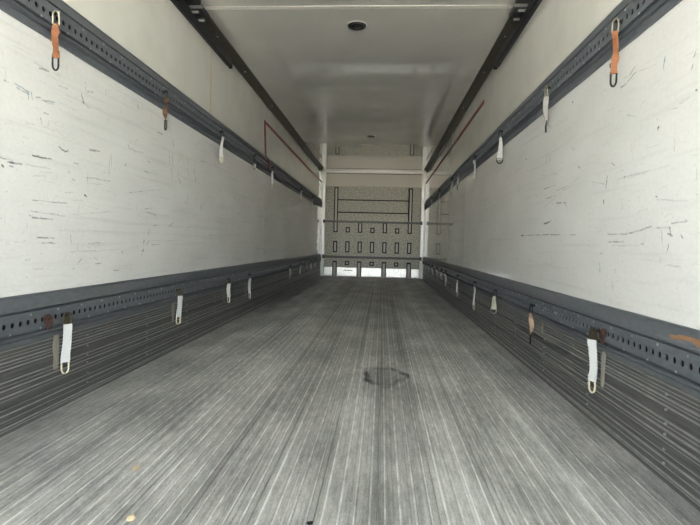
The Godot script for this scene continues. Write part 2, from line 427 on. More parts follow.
func make_materials() -> void:
	M.floor = mat(Color.WHITE, 0.46, 0.25)
	M.floor.albedo_texture = floor_picture()
	M.lower_left = gel(mat(Color.WHITE, 0.25), 0.09)
	M.lower_left.albedo_texture = wall_picture(2048, 512, ZO, -6.2, 0.54, 1.66, MARKS_LEFT, 1500, 21)
	M.lower_right = gel(mat(Color.WHITE, 0.25), 0.09)
	M.lower_right.albedo_texture = wall_picture(2048, 512, ZO, -6.2, 0.54, 1.66, MARKS_RIGHT, 900, 31)
	M.lower_far_left = gel(mat(Color.WHITE, 0.16), 0.05)
	M.lower_far_left.albedo_texture = wall_picture(1024, 256, -6.2, ZF, 0.54, 1.66, [], 420, 41)
	M.lower_far_right = gel(mat(Color.WHITE, 0.16), 0.05)
	M.lower_far_right.albedo_texture = wall_picture(1024, 256, -6.2, ZF, 0.54, 1.66, [], 420, 51)
	M.upper = gel(mottled(Color(0.93, 0.922, 0.88), 0.03, 0.012, 0.35, 0.2, 0.0, 3), 0.06)
	M.ceiling = gel(mottled(Color(0.915, 0.905, 0.865), 0.03, 0.01, 0.25, 0.05, 0.3, 4), 0.015)
	M.insulation = mat(Color(0.75, 0.74, 0.70), 0.8)
	M.sealant = mottled(Color(0.73, 0.65, 0.50), 0.12, 0.05, 2.0, 0.6, 0.0, 6)
	M.galvanised = streaked(Color(0.475, 0.495, 0.515), 0.07, 0.42, 0.5, 7, 3.0, 1.0)
	M.galvanised_dark = mottled(Color(0.17, 0.18, 0.19), 0.30, 0.04, 2.0, 0.5, 0.4, 8)
	M.hole_shade = mat(Color(0.05, 0.05, 0.05), 0.9)  # near-black that paints the shade inside the rail holes
	M.galvanised.metallic_specular = 0.35
	M.rivet = mat(Color(0.72, 0.74, 0.76), 0.35, 0.8)
	M.skirt = streaked(Color(0.41, 0.41, 0.40), 0.16, 0.42, 0.35, 9, 7.0, 0.25)
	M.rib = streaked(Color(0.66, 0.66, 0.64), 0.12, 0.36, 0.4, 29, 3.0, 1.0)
	M.track = mottled(Color(0.27, 0.26, 0.22), 0.2, 0.03, 1.5, 0.4, 0.3, 10)
	M.track_dark = mottled(Color(0.16, 0.165, 0.17), 0.2, 0.03, 1.5, 0.45, 0.3, 11)
	M.bright_metal = mat(Color(0.70, 0.70, 0.68), 0.35, 0.6)
	M.red = mottled(Color(0.45, 0.10, 0.13), 0.12, 0.04, 2.0, 0.5, 0.0, 12)
	M.lamp_rim = mat(Color(0.78, 0.78, 0.75), 0.35)
	M.lamp_black = mat(Color(0.03, 0.03, 0.03), 0.3)
	M.lamp_lens = mat(Color(0.10, 0.10, 0.10), 0.15)
	M.bulkhead = mottled(Color(0.66, 0.64, 0.57), 0.22, 0.03, 1.3, 0.45, 0.24, 13)
	M.bulkhead_pad = mottled(Color(0.70, 0.69, 0.64), 0.14, 0.06, 1.5, 0.42, 0.25, 14)
	M.gap_shade = mat(Color(0.13, 0.125, 0.10), 0.8)  # dark tone painted for the shade in bulkhead gaps and grooves
	M.header = mat(Color(0.86, 0.83, 0.75), 0.4, 0.08)
	M.white_trim = mottled(Color(0.89, 0.88, 0.84), 0.07, 0.05, 1.5, 0.36, 0.22, 16)
	M.kick = mottled(Color(0.90, 0.89, 0.85), 0.1, 0.03, 1.3, 0.34, 0.35, 17)
	M.steel_bar = mottled(Color(0.36, 0.35, 0.31), 0.3, 0.05, 1.5, 0.45, 0.4, 18)
	M.rub = mottled(Color(0.60, 0.585, 0.54), 0.3, 0.09, 5.0, 0.7, 0.1, 40)
	M.rust = mottled(Color(0.24, 0.15, 0.12), 0.3, 0.09, 4.0, 0.85, 0.0, 19)
	M.rust_pale = mottled(Color(0.55, 0.41, 0.29), 0.3, 0.09, 4.0, 0.85, 0.0, 20)
	M.orange_web = mottled(Color(0.55, 0.36, 0.24), 0.42, 0.09, 5.0, 0.85, 0.0, 21)
	M.brown_web = mottled(Color(0.40, 0.28, 0.20), 0.35, 0.09, 5.0, 0.85, 0.0, 22)
	M.white_web = mottled(Color(0.79, 0.79, 0.77), 0.09, 0.09, 5.0, 0.8, 0.0, 23)
	M.grey_web = mottled(Color(0.60, 0.59, 0.56), 0.2, 0.09, 5.0, 0.85, 0.0, 24)
	M.tan_web = mottled(Color(0.66, 0.56, 0.46), 0.25, 0.09, 5.0, 0.85, 0.0, 25)
	M.cream_web = mottled(Color(0.74, 0.72, 0.63), 0.15, 0.09, 5.0, 0.85, 0.0, 26)
	M.pale_web = mottled(Color(0.74, 0.74, 0.71), 0.14, 0.09, 5.0, 0.8, 0.0, 39)
	M.dark_steel = mat(Color(0.13, 0.13, 0.12), 0.4, 0.6)
	M.olive_steel = mat(Color(0.24, 0.22, 0.15), 0.5, 0.4)
	M.zinc = mat(Color(0.66, 0.64, 0.56), 0.35, 0.6)
	M.ivory_steel = mat(Color(0.80, 0.76, 0.64), 0.5, 0.1)
	M.crumb = mat(Color(0.78, 0.72, 0.58), 0.9)
	M.black_scrap = mat(Color(0.03, 0.03, 0.03), 0.7)
	M.yard = mottled(Color(0.56, 0.55, 0.53), 0.1, 0.03, 0.3, 0.9, 0.0, 28)

# ---------------------------------------------------------------- the setting
func build_shell() -> void:
	# yard outside the open rear end, over a metre below the floor
	var yard := structure("ground", "grey concrete yard outside the open rear end")
	box("slab", Vector3(W * 0.5, -1.25, 20), Vector3(90, 0.2, 80), M.yard, yard)

	# floor: substructure, planks, edge strips
	var fl := structure("floor", "worn ribbed aluminium plank floor of the trailer")
	box("subfloor", Vector3(W * 0.5, -0.075, (ZO + ZF) * 0.5), Vector3(W + 0.3, 0.13, ZO - ZF + 0.16), M.insulation, fl)
	for k in 12:
		var x0 := 0.22 + k * PITCH
		var pts := [Vector2(x0 + 0.0012, -0.008), Vector2(x0 + 0.0012, -0.001), Vector2(x0 + 0.003, 0.0)]
		for r in 4:
			var c := x0 + PITCH * (r + 0.5) / 4.0
			var g := PITCH / 8.0
			# shallow grooves between the ridges
			if r > 0:
				pts.append_array([Vector2(c - g - 0.004, 0.0), Vector2(c - g - 0.002, -0.0018), Vector2(c - g + 0.002, -0.0018), Vector2(c - g + 0.004, 0.0)])
			pts.append_array([Vector2(c - 0.0045, 0.0), Vector2(c - 0.0028, 0.0022), Vector2(c + 0.0028, 0.0022), Vector2(c + 0.0045, 0.0)])
		pts.append_array([Vector2(x0 + PITCH - 0.003, 0.0), Vector2(x0 + PITCH - 0.0012, -0.001), Vector2(x0 + PITCH - 0.0012, -0.008)])
		floor_strip(pts, "plank", fl)
	floor_strip([Vector2(0.0, 0.012), Vector2(0.008, 0.004), Vector2(0.02, 0.0), Vector2(0.10, 0.0), Vector2(0.102, -0.0015), Vector2(0.106, -0.0015), Vector2(0.108, 0.0), Vector2(0.217, 0.0), Vector2(0.2188, -0.001), Vector2(0.2188, -0.008)], "edge_strip", fl)
	floor_strip([Vector2(0.22 + 12 * PITCH + 0.0012, -0.008), Vector2(0.22 + 12 * PITCH + 0.0012, 0.001), Vector2(0.22 + 12 * PITCH + 0.004, 0.0025), Vector2(0.22 + 12 * PITCH + 0.01, 0.0), Vector2(W - 0.02, 0.0), Vector2(W - 0.008, 0.004), Vector2(W, 0.012)], "edge_strip", fl)

	# side walls: an insulated core, lower and upper skins of panels
	for s in [-1, 1]:
		var side := "left" if s < 0 else "right"
		var wl := structure("wall_" + side, "glossy white scuffed side wall of the trailer")
		box("core", Vector3(wx(s, -0.07), H * 0.5, (ZO + ZF) * 0.5), Vector3(0.13, H + 0.3, ZO - ZF + 0.16), M.insulation, wl)
		wall_skin(s, 0.30, 1.70, ZO, -6.2, 0.54, 1.66, M["lower_" + side], "panel", wl)
		wall_skin(s, 0.30, 1.70, -6.2, ZF, 0.54, 1.66, M["lower_far_" + side], "panel", wl)
		for seg in ([[ZO, -4.178], [-4.202, -8.6], [-8.604, ZF]] if s < 0 else [[ZO, -8.6], [-8.604, ZF]]):
			box("panel", Vector3(wx(s, 0.0 - 0.004), (1.70 + H) * 0.5, (seg[0] + seg[1]) * 0.5), Vector3(0.008, H - 1.70, seg[0] - seg[1]), M.upper, wl)
		if s < 0:
			var sl := box("sealant_bead", Vector3(wx(s, -0.004), (1.72 + H) * 0.5, -4.19), Vector3(0.007, H - 1.74, 0.024), M.sealant, wl, 0.002)
			sl.set_meta("label", "yellowed sealant bead in a panel joint")
		build_baseboard(s, side)

	# ceiling: core, three glossy panels, joint strips
	var ce := structure("ceiling", "glossy off-white panelled ceiling of the trailer")
	box("core", Vector3(W * 0.5, H + 0.075, (ZO + ZF) * 0.5), Vector3(W + 0.3, 0.13, ZO - ZF + 0.16), M.insulation, ce)
	for seg in [[ZO, -3.755], [-3.765, ZF]]:
		box("panel", Vector3(W * 0.5, H + 0.005, (seg[0] + seg[1]) * 0.5), Vector3(W + 0.02, 0.01, seg[0] - seg[1]), M.ceiling, ce)
	box("joint_strip", Vector3(W * 0.5, H - 0.001, -3.78), Vector3(W - 0.16, 0.004, 0.05), M.white_trim, ce, 0.0015)

	# front wall with its header, corner trims
	var fr := structure("wall_front", "front end wall of the trailer with a beige header band")
	box("core", Vector3(W * 0.5, H * 0.5, ZF - 0.08), Vector3(W + 0.3, H + 0.3, 0.12), M.insulation, fr)
	box("header_panel", Vector3(W * 0.5, 2.37, ZF - 0.010), Vector3(W, 0.37, 0.02), M.header, fr)
	box("backing_panel", Vector3(W * 0.5, 1.09, ZF - 0.012), Vector3(W, 2.19, 0.022), M.insulation, fr)
	for s in [-1, 1]:
		var tr := structure("trim_%d" % (1 if s < 0 else 2), "white metal corner post at the front wall")
		var st := mb()
		bx(st, Vector3(wx(s, 0.046), 1.26, ZF + 0.035), Vector3(0.09, 2.50, 0.04), 0.01)
		build(st, "corner_post", M.white_trim, tr)
		box("cover_strip", Vector3(wx(s, 0.012), 1.26, ZF + 0.10), Vector3(0.02, 2.50, 0.07), M.white_trim, tr, 0.004)
		for y in [0.25, 0.75, 1.15, 1.65, 2.1, 2.45]:
			box("screw", Vector3(wx(s, 0.05), y, ZF + 0.057), Vector3(0.014, 0.014, 0.006), M.bright_metal, tr, 0.002)
	var t3 := structure("trim_3", "pale metal angle between the ceiling and the front wall")
	box("angle", Vector3(W * 0.5, H - 0.022, ZF + 0.03), Vector3(W - 0.12, 0.03, 0.04), M.white_trim, t3, 0.006)
	box("shadow_gap_strip", Vector3(W * 0.5, H - 0.06, ZF + 0.012), Vector3(W - 0.12, 0.012, 0.012), M.steel_bar, t3, 0.002)  # dark strip painted in for the shadow line below the angle

func floor_strip(pts: Array, called: String, parent: Node) -> void:
	var st := mb()
	var l := ZO - ZF
	for i in pts.size() - 1:
		var a: Vector2 = pts[i]
		var b: Vector2 = pts[i + 1]
		var d := b - a
		var n := Vector3(-d.y, d.x, 0)
		quad(st, Vector3(a.x, a.y, ZO), Vector3(b.x, b.y, ZO), Vector3(b.x, b.y, ZF), Vector3(a.x, a.y, ZF), n, [Vector2(a.x / W, 0), Vector2(b.x / W, 0), Vector2(b.x / W, 1), Vector2(a.x / W, 1)])
	build(st, called, M.floor, parent)

# the inner skin of a side wall with the picture mapped by position
func wall_skin(s: int, y0: float, y1: float, z0: float, z1: float, ty0: float, ty1: float, m: Material, called: String, parent: Node) -> void:
	var st := mb()
	var n := Vector3(-s, 0, 0)
	var x := wx(s, 0.0)
	var v0 := (ty1 - y0) / (ty1 - ty0)
	var v1 := (ty1 - y1) / (ty1 - ty0)
	quad(st, Vector3(x, y0, z0), Vector3(x, y0, z1), Vector3(x, y1, z1), Vector3(x, y1, z0), n, [Vector2(0, v0), Vector2(1, v0), Vector2(1, v1), Vector2(0, v1)])
	bx(st, Vector3(wx(s, -0.005), (y0 + y1) * 0.5, (z0 + z1) * 0.5), Vector3(0.008, y1 - y0, z0 - z1))
	build(st, called, m, parent)

# corrugated kick planks between floor and lower rail
func build_baseboard(s: int, side: String) -> void:
	var bb := structure("baseboard_" + side, "grey ribbed aluminium kick planks below the lashing rail")
	var rows := [[0.0, 0.117, [0.026, 0.077], [0.014, 0.052, 0.098]], [0.119, 0.232, [0.150, 0.176, 0.209], [0.135, 0.192]], [0.234, 0.352, [0.258, 0.286, 0.333], [0.272, 0.302, 0.315]]]
	for r in rows:
		var y0: float = r[0]
		var y1: float = r[1]
		var pts := [Vector2(0.0, y0), Vector2(0.016, y0), Vector2(0.016, y0 + 0.005)]
		for f in r[2]:
			pts.append_array([Vector2(0.007, f - 0.012), Vector2(0.007, f + 0.010), Vector2(0.010, f + 0.011), Vector2(0.010, f + 0.013), Vector2(0.007, f + 0.014)])
		pts.append_array([Vector2(0.007, y1 - 0.006), Vector2(0.013, y1 - 0.004), Vector2(0.013, y1), Vector2(0.0, y1)])
		var st := mb()
		run_profile(st, s, pts, ZO, ZF)
		var pl := build(st, "plank", M.skirt, bb)
		# raised ribs, rubbed; light on their tops is put into the paler colour
		for f in r[2]:
			st = mb()
			run_profile(st, s, [Vector2(0.006, f - 0.0032), Vector2(0.014, f - 0.0018), Vector2(0.015, f), Vector2(0.014, f + 0.0012), Vector2(0.006, f + 0.0028)], ZO, ZF)
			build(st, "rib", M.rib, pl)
		for f in r[3]:
			st = mb()
			run_profile(st, s, [Vector2(0.006, f - 0.0016), Vector2(0.0105, f - 0.0008), Vector2(0.0105, f + 0.0006), Vector2(0.006, f + 0.0014)], ZO, ZF)
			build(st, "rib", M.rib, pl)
	var sc := mb()
	var k := 0
	while -1.77 + 0.645 - k * 0.645 > ZF + 0.3:
		var z := -1.77 + 0.645 - k * 0.645
		for y in [0.300, 0.246, 0.198, 0.161, 0.110, 0.060]:
			bx(sc, Vector3(wx(s, 0.010), y, z), Vector3(0.009, 0.009, 0.009), 0.002)
		k += 1
	var o := build(sc, "screws", M.rivet, bb)
	o.set_meta("kind", "stuff")

# ---------------------------------------------------------------- lashing rails
func build_rail(s: int, yc: float, label: String) -> Node3D:
	var r := thing("lashing_rail", label, "rail")
	var z0 := ZO
	var z1 := ZF + 0.13
	var face := 0.032
	# back plate and outer flanges: a folded strip with a hollow behind the holes
	var st := mb()
	run_profile(st, s, [Vector2(0.0, yc + 0.113), Vector2(0.005, yc + 0.113), Vector2(0.008, yc + 0.104), Vector2(0.025, yc + 0.062), Vector2(0.029, yc + 0.056), Vector2(0.030, yc + 0.053), Vector2(0.014, yc + 0.051), Vector2(0.014, yc + 0.043), Vector2(face, yc + 0.042)], z0, z1)
	build(st, "flange", M.galvanised, r)
	st = mb()
	run_profile(st, s, [Vector2(face, yc - 0.028), Vector2(face, yc - 0.036), Vector2(face - 0.018, yc - 0.038), Vector2(face - 0.018, yc - 0.047), Vector2(face - 0.010, yc - 0.050), Vector2(face - 0.020, yc - 0.064), Vector2(face - 0.014, yc - 0.072), Vector2(0.012, yc - 0.090), Vector2(0.010, yc - 0.094), Vector2(0.0, yc - 0.094)], z0, z1)
	build(st, "flange", M.galvanised, r)
	st = mb()
	run_profile(st, s, [Vector2(face - 0.011, yc - 0.049), Vector2(face, yc - 0.0515), Vector2(face + 0.004, yc - 0.055), Vector2(face + 0.003, yc - 0.059), Vector2(face - 0.012, yc - 0.062)], z0, z1)
	build(st, "lip", M.galvanised, r)
	st = mb()
	run_profile(st, s, [Vector2(0.001, yc + 0.1135), Vector2(0.007, yc + 0.1135), Vector2(0.0095, yc + 0.109), Vector2(0.0085, yc + 0.104)], z0, z1)
	build(st, "lip", M.galvanised, r)
	box("back_plate", Vector3(wx(s, 0.003), yc, (z0 + z1) * 0.5), Vector3(0.004, 0.1, z0 - z1), M.hole_shade, r)  # coloured near-black to stand for shade in the hollow
	# perforated face
	st = mb()
	var n := Vector3(-s, 0, 0)
	var top := yc + 0.042
	var bot := yc - 0.028
	var count := int((z0 - z1) / HOLE)
	var rad := 0.0122
	var x := wx(s, face)
	var xi := wx(s, face - 0.005)
	# phase: a hole at z = -1.876
	var first: float = -1.876 + HOLE * floor((z0 + 1.876 - HOLE * 0.5) / HOLE)
	var edge: float = first + HOLE * 0.5
	quad(st, Vector3(x, top, z0), Vector3(x, bot, z0), Vector3(x, bot, edge), Vector3(x, top, edge), n)
	var sides := 12
	for h in count - 1:
		var zc: float = first - h * HOLE
		for k in sides:
			var p := []
			for q in 2:
				var a := TAU * (k + q) / sides
				var d := Vector2(cos(a), sin(a))
				var ty: float = ((top - yc) if d.y > 0 else (yc - bot)) / max(0.0001, absf(d.y))
				var t: float = min(HOLE * 0.5 / max(0.0001, absf(d.x)), ty)
				p.append([Vector3(x, yc + d.y * rad, zc + d.x * rad), Vector3(x, yc + d.y * t, zc + d.x * t), Vector3(xi, yc + d.y * rad, zc + d.x * rad), d])
			quad(st, p[0][0], p[1][0], p[1][1], p[0][1], n)
			# the four corners that the radial fan cuts off
			var oa: Vector3 = p[0][1]
			var ob: Vector3 = p[1][1]
			if absf(oa.y - ob.y) > 0.0001 and absf(oa.z - ob.z) > 0.0001:
				var cy: float = top if (p[0][3].y + p[1][3].y) > 0 else bot
				var cz: float = zc + HOLE * 0.5 * sign(p[0][3].x + p[1][3].x)
				tri(st, oa, ob, Vector3(x, cy, cz), n)
			quad(st, p[0][0], p[1][0], p[1][2], p[0][2], Vector3(0, -(p[0][3].y + p[1][3].y), -(p[0][3].x + p[1][3].x)))
	var last: float = first - (count - 2) * HOLE - HOLE * 0.5
	if last > z1:
		quad(st, Vector3(x, top, last), Vector3(x, bot, last), Vector3(x, bot, z1), Vector3(x, top, z1), n)
	build(st, "perforated_face", M.galvanised, r)
	# rivets in two rows
	st = mb()
	var z: float = first - 0.1
	var odd := false
	while z > z1 + 0.1:
		for y in ([yc + 0.031, yc + 0.031] if odd else [yc + 0.033]):
			bx(st, Vector3(wx(s, face + 0.001), y, z), Vector3(0.005, 0.010, 0.010), 0.003)
		bx(st, Vector3(wx(s, face + 0.001), yc - 0.034, z - 0.06), Vector3(0.005, 0.010, 0.010), 0.003)
		odd = not odd
		z -= 0.176
	var rv := build(st, "rivets", M.rivet, r)
	rv.set_meta("kind", "stuff")
	return r

# ---------------------------------------------------------------- straps
# grey print that a swinging strap has rubbed across the ribs behind it
func rub_mark(s: int, z: float, y1: float, y0: float) -> void:
	rng.seed = int(abs(z) * 500.0) + s
	var path := []
	var dirs := []
	var wid := []
	for i in 9:
		var f := i / 8.0
		path.append(Vector3(wx(s, 0.0162), lerpf(y1, y0, f), z + rng.randf_range(-0.002, 0.002)))
		dirs.append(Vector3(0, 0, 1))
		wid.append(rng.randf_range(0.034, 0.046) * (0.7 if i == 8 else 1.0))
	var st := mb()
	ribbon(st, path, dirs, wid, 0.0012)
	var o := build(st, "rub_mark", M.rub, get_node("baseboard_left" if s < 0 else "baseboard_right"))
	o.set_meta("label", "pale grey mark rubbed by a hanging strap")

# every strap hangs from a rail hole: hook, webbing, end link. o = distance of the webbing from the wall
func strap(s: int, yc: float, z: float, kind: String, label: String, length := 0.25, lean := 0.0) -> void:
	var t := thing("lashing_strap", label, "strap", Vector3(wx(s, 0.034), yc, z), "straps hanging from the lashing rails")
	var ix := -float(s)                      # towards the room
	# width of the webbing runs along z, turned a little towards the open end
	var turn := {"white": 0.55, "orange": 0.75, "plain": 0.5, "grey": 0.2, "tan": 0.35, "cream": 0.9, "ring": 0.8, "brown": 0.3, "hook": 0.4}
	var a: float = turn[kind]
	var wd := Vector3(ix * sin(a), 0, -cos(a))
	var hookm: Material = {"white": M.olive_steel, "orange": M.zinc, "plain": M.dark_steel, "grey": M.zinc, "tan": M.dark_steel, "cream": M.olive_steel, "ring": M.dark_steel, "brown": M.dark_steel, "hook": M.dark_steel}[kind]
	var webm: Material = {"white": M.white_web, "orange": M.orange_web, "plain": M.white_web, "grey": M.grey_web, "tan": M.tan_web, "cream": M.cream_web, "ring": M.pale_web, "brown": M.brown_web, "hook": M.dark_steel}[kind]
	var o := Vector3(ix * 0.022, 0, 0)
	# hook: a stud in the hole and a wire ring through it
	var st := mb()
	tube(st, [Vector3(ix * 0.002, 0, 0), Vector3(ix * 0.012, 0, 0), Vector3(ix * 0.024, 0.003, 0)], 0.0075, 8)
	build(st, "stud", M.dark_steel, t)
	st = mb()
	var ring := []
	var hw := 0.017 if kind == "white" else 0.012
	for k in 11:
		var g := PI * k / 10.0
		ring.append(o + wd * (cos(g) * hw) + Vector3(0, sin(g) * 0.018 - 0.006, 0))
	ring.push_front(o + wd * (hw * 1.05) + Vector3(0, -0.044, 0))
	ring.append(o - wd * (hw * 1.05) + Vector3(0, -0.044, 0))
	ring.append(o + Vector3(0, -0.046, 0))
	ring.append(o + wd * (hw * 1.05) + Vector3(0, -0.044, 0))
	tube(st, ring, 0.0035, 6)
	build(st, "hook", hookm, t)
	if kind == "white":
		# stamped plate between ring and webbing
		st = mb()
		ribbon(st, [o + Vector3(0, 0.004, 0), o + Vector3(0, -0.02, 0), o + Vector3(0, -0.052, 0)], [wd, wd, wd], [0.016, 0.026, 0.030], 0.004)
		build(st, "hook_plate", M.olive_steel, t)
	# webbing
	var wl := length - 0.10
	var n := 12
	var path := []
	var dirs := []
	var wid := []
	rng.seed = int(abs(z) * 1000.0) + s * 7 + int(yc * 10.0)
	var ph := rng.randf() * TAU
	for i in n + 1:
		var f := float(i) / n
		var y := -0.040 - f * wl
		var off := o + Vector3(ix * (0.004 * sin(f * 5.0 + ph) - 0.006 * f), y, lean * f + 0.003 * sin(f * 7.0 + ph))
		var tw := 0.0
		var w := 0.042
		match kind:
			"orange":
				tw = 0.5 * sin(f * 6.0 + ph); w = 0.026 + 0.004 * sin(f * 17.0 + ph)
			"brown":
				tw = f * 5.0 + ph; w = 0.030
			"tan":
				tw = f * 3.0 - 0.6; w = 0.044 - 0.016 * sin(f * PI * 0.8)
			"grey":
				tw = f * 2.2 + 0.2; w = 0.036 - 0.008 * sin(f * PI)
			"cream", "ring":
				tw = 0.2 * f; w = 0.022 + 0.026 * f
			"plain":
				tw = 0.25 * sin(f * 3.0 + ph); w = 0.028
			"hook":
				w = 0.010
			_:
				tw = 0.10 * sin(f * 4.0 + ph); w = 0.038
		path.append(off)
		dirs.append(wd.rotated(Vector3.UP, tw))
		wid.append(w)
	st = mb()
	if kind == "hook":
		tube(st, path, 0.006, 6)
	else:
		ribbon(st, path, dirs, wid, 0.0045)
	var web := build(st, "webbing" if kind != "hook" else "shank", webm, t)
	if kind == "orange":
		# torn edge tufts and a black stitched mark
		for k in [2, 5, 9]:
			st = mb()
			var sg := -1.0 if k == 5 else 1.0
			var e: Vector3 = path[k] + (dirs[k] as Vector3) * wid[k] * 0.45 * sg
			tube(st, [e, e + (dirs[k] as Vector3) * 0.006 * sg + Vector3(0, -0.006, 0), e + (dirs[k] as Vector3) * 0.004 * sg + Vector3(0, -0.018, 0)], 0.003, 5)
			build(st, "frayed_thread", M.brown_web, web)
	if kind in ["white", "orange", "plain"]:
		# sewn fold at both ends of the webbing
		for k in [0, n - 2]:
			st = mb()
			var nn: Vector3 = Vector3.UP.cross(dirs[k]).normalized() * 0.0045
			if nn.x * ix < 0.0: nn = -nn
			ribbon(st, [path[k] + nn, path[k + 1] + nn, path[k + 2] + nn], [dirs[k], dirs[k + 1], dirs[k + 2]], [wid[k] * 0.97, wid[k + 1] * 0.97, wid[k + 2] * 0.97], 0.004)
			build(st, "sewn_fold", webm, web)
	# end link
	var e: Vector3 = path[n]
	var d: Vector3 = dirs[n]
	var endm: Material = {"white": M.ivory_steel, "orange": M.dark_steel, "plain": M.zinc, "grey": M.dark_steel, "tan": M.dark_steel, "cream": M.zinc, "ring": M.dark_steel, "brown": M.dark_steel, "hook": M.zinc}[kind]
	st = mb()
	var lw := 0.015 if kind == "white" else 0.011
	var link := [e + d * lw + Vector3(0, 0.010, 0), e + d * lw + Vector3(0, -0.030, 0)]
	if kind == "cream" or kind == "ring":
		lw = 0.025
		link = [e + d * lw + Vector3(0, 0.006, 0), e + d * lw + Vector3(0, -0.012, 0)]
	var dy: float = link[1].y - e.y
	for k in range(1, 8):
		var g := PI * k / 8.0
		link.append(e + d * (lw * cos(g)) + Vector3(0, dy - 0.022 * sin(g), 0))
	link.append(e - d * lw + Vector3(0, dy, 0))
	link.append(e - d * lw + Vector3(0, 0.008, 0))
	link.append(e + d * lw + Vector3(0, 0.008, 0))
	if kind == "grey" or kind == "tan":
		# an open crooked hook in place of a closed link
		link = [e + Vector3(0, 0.012, 0), e + d * 0.008 + Vector3(0, -0.008, 0), e + d * 0.016 + Vector3(0, -0.022, 0), e + d * 0.014 + Vector3(0, -0.040, 0), e + d * 0.012 + Vector3(0, -0.060, 0)]
		tube(st, link, 0.0052, 6)
	else:
		tube(st, link, 0.0042, 6)
	build(st, "end_link", endm, t)

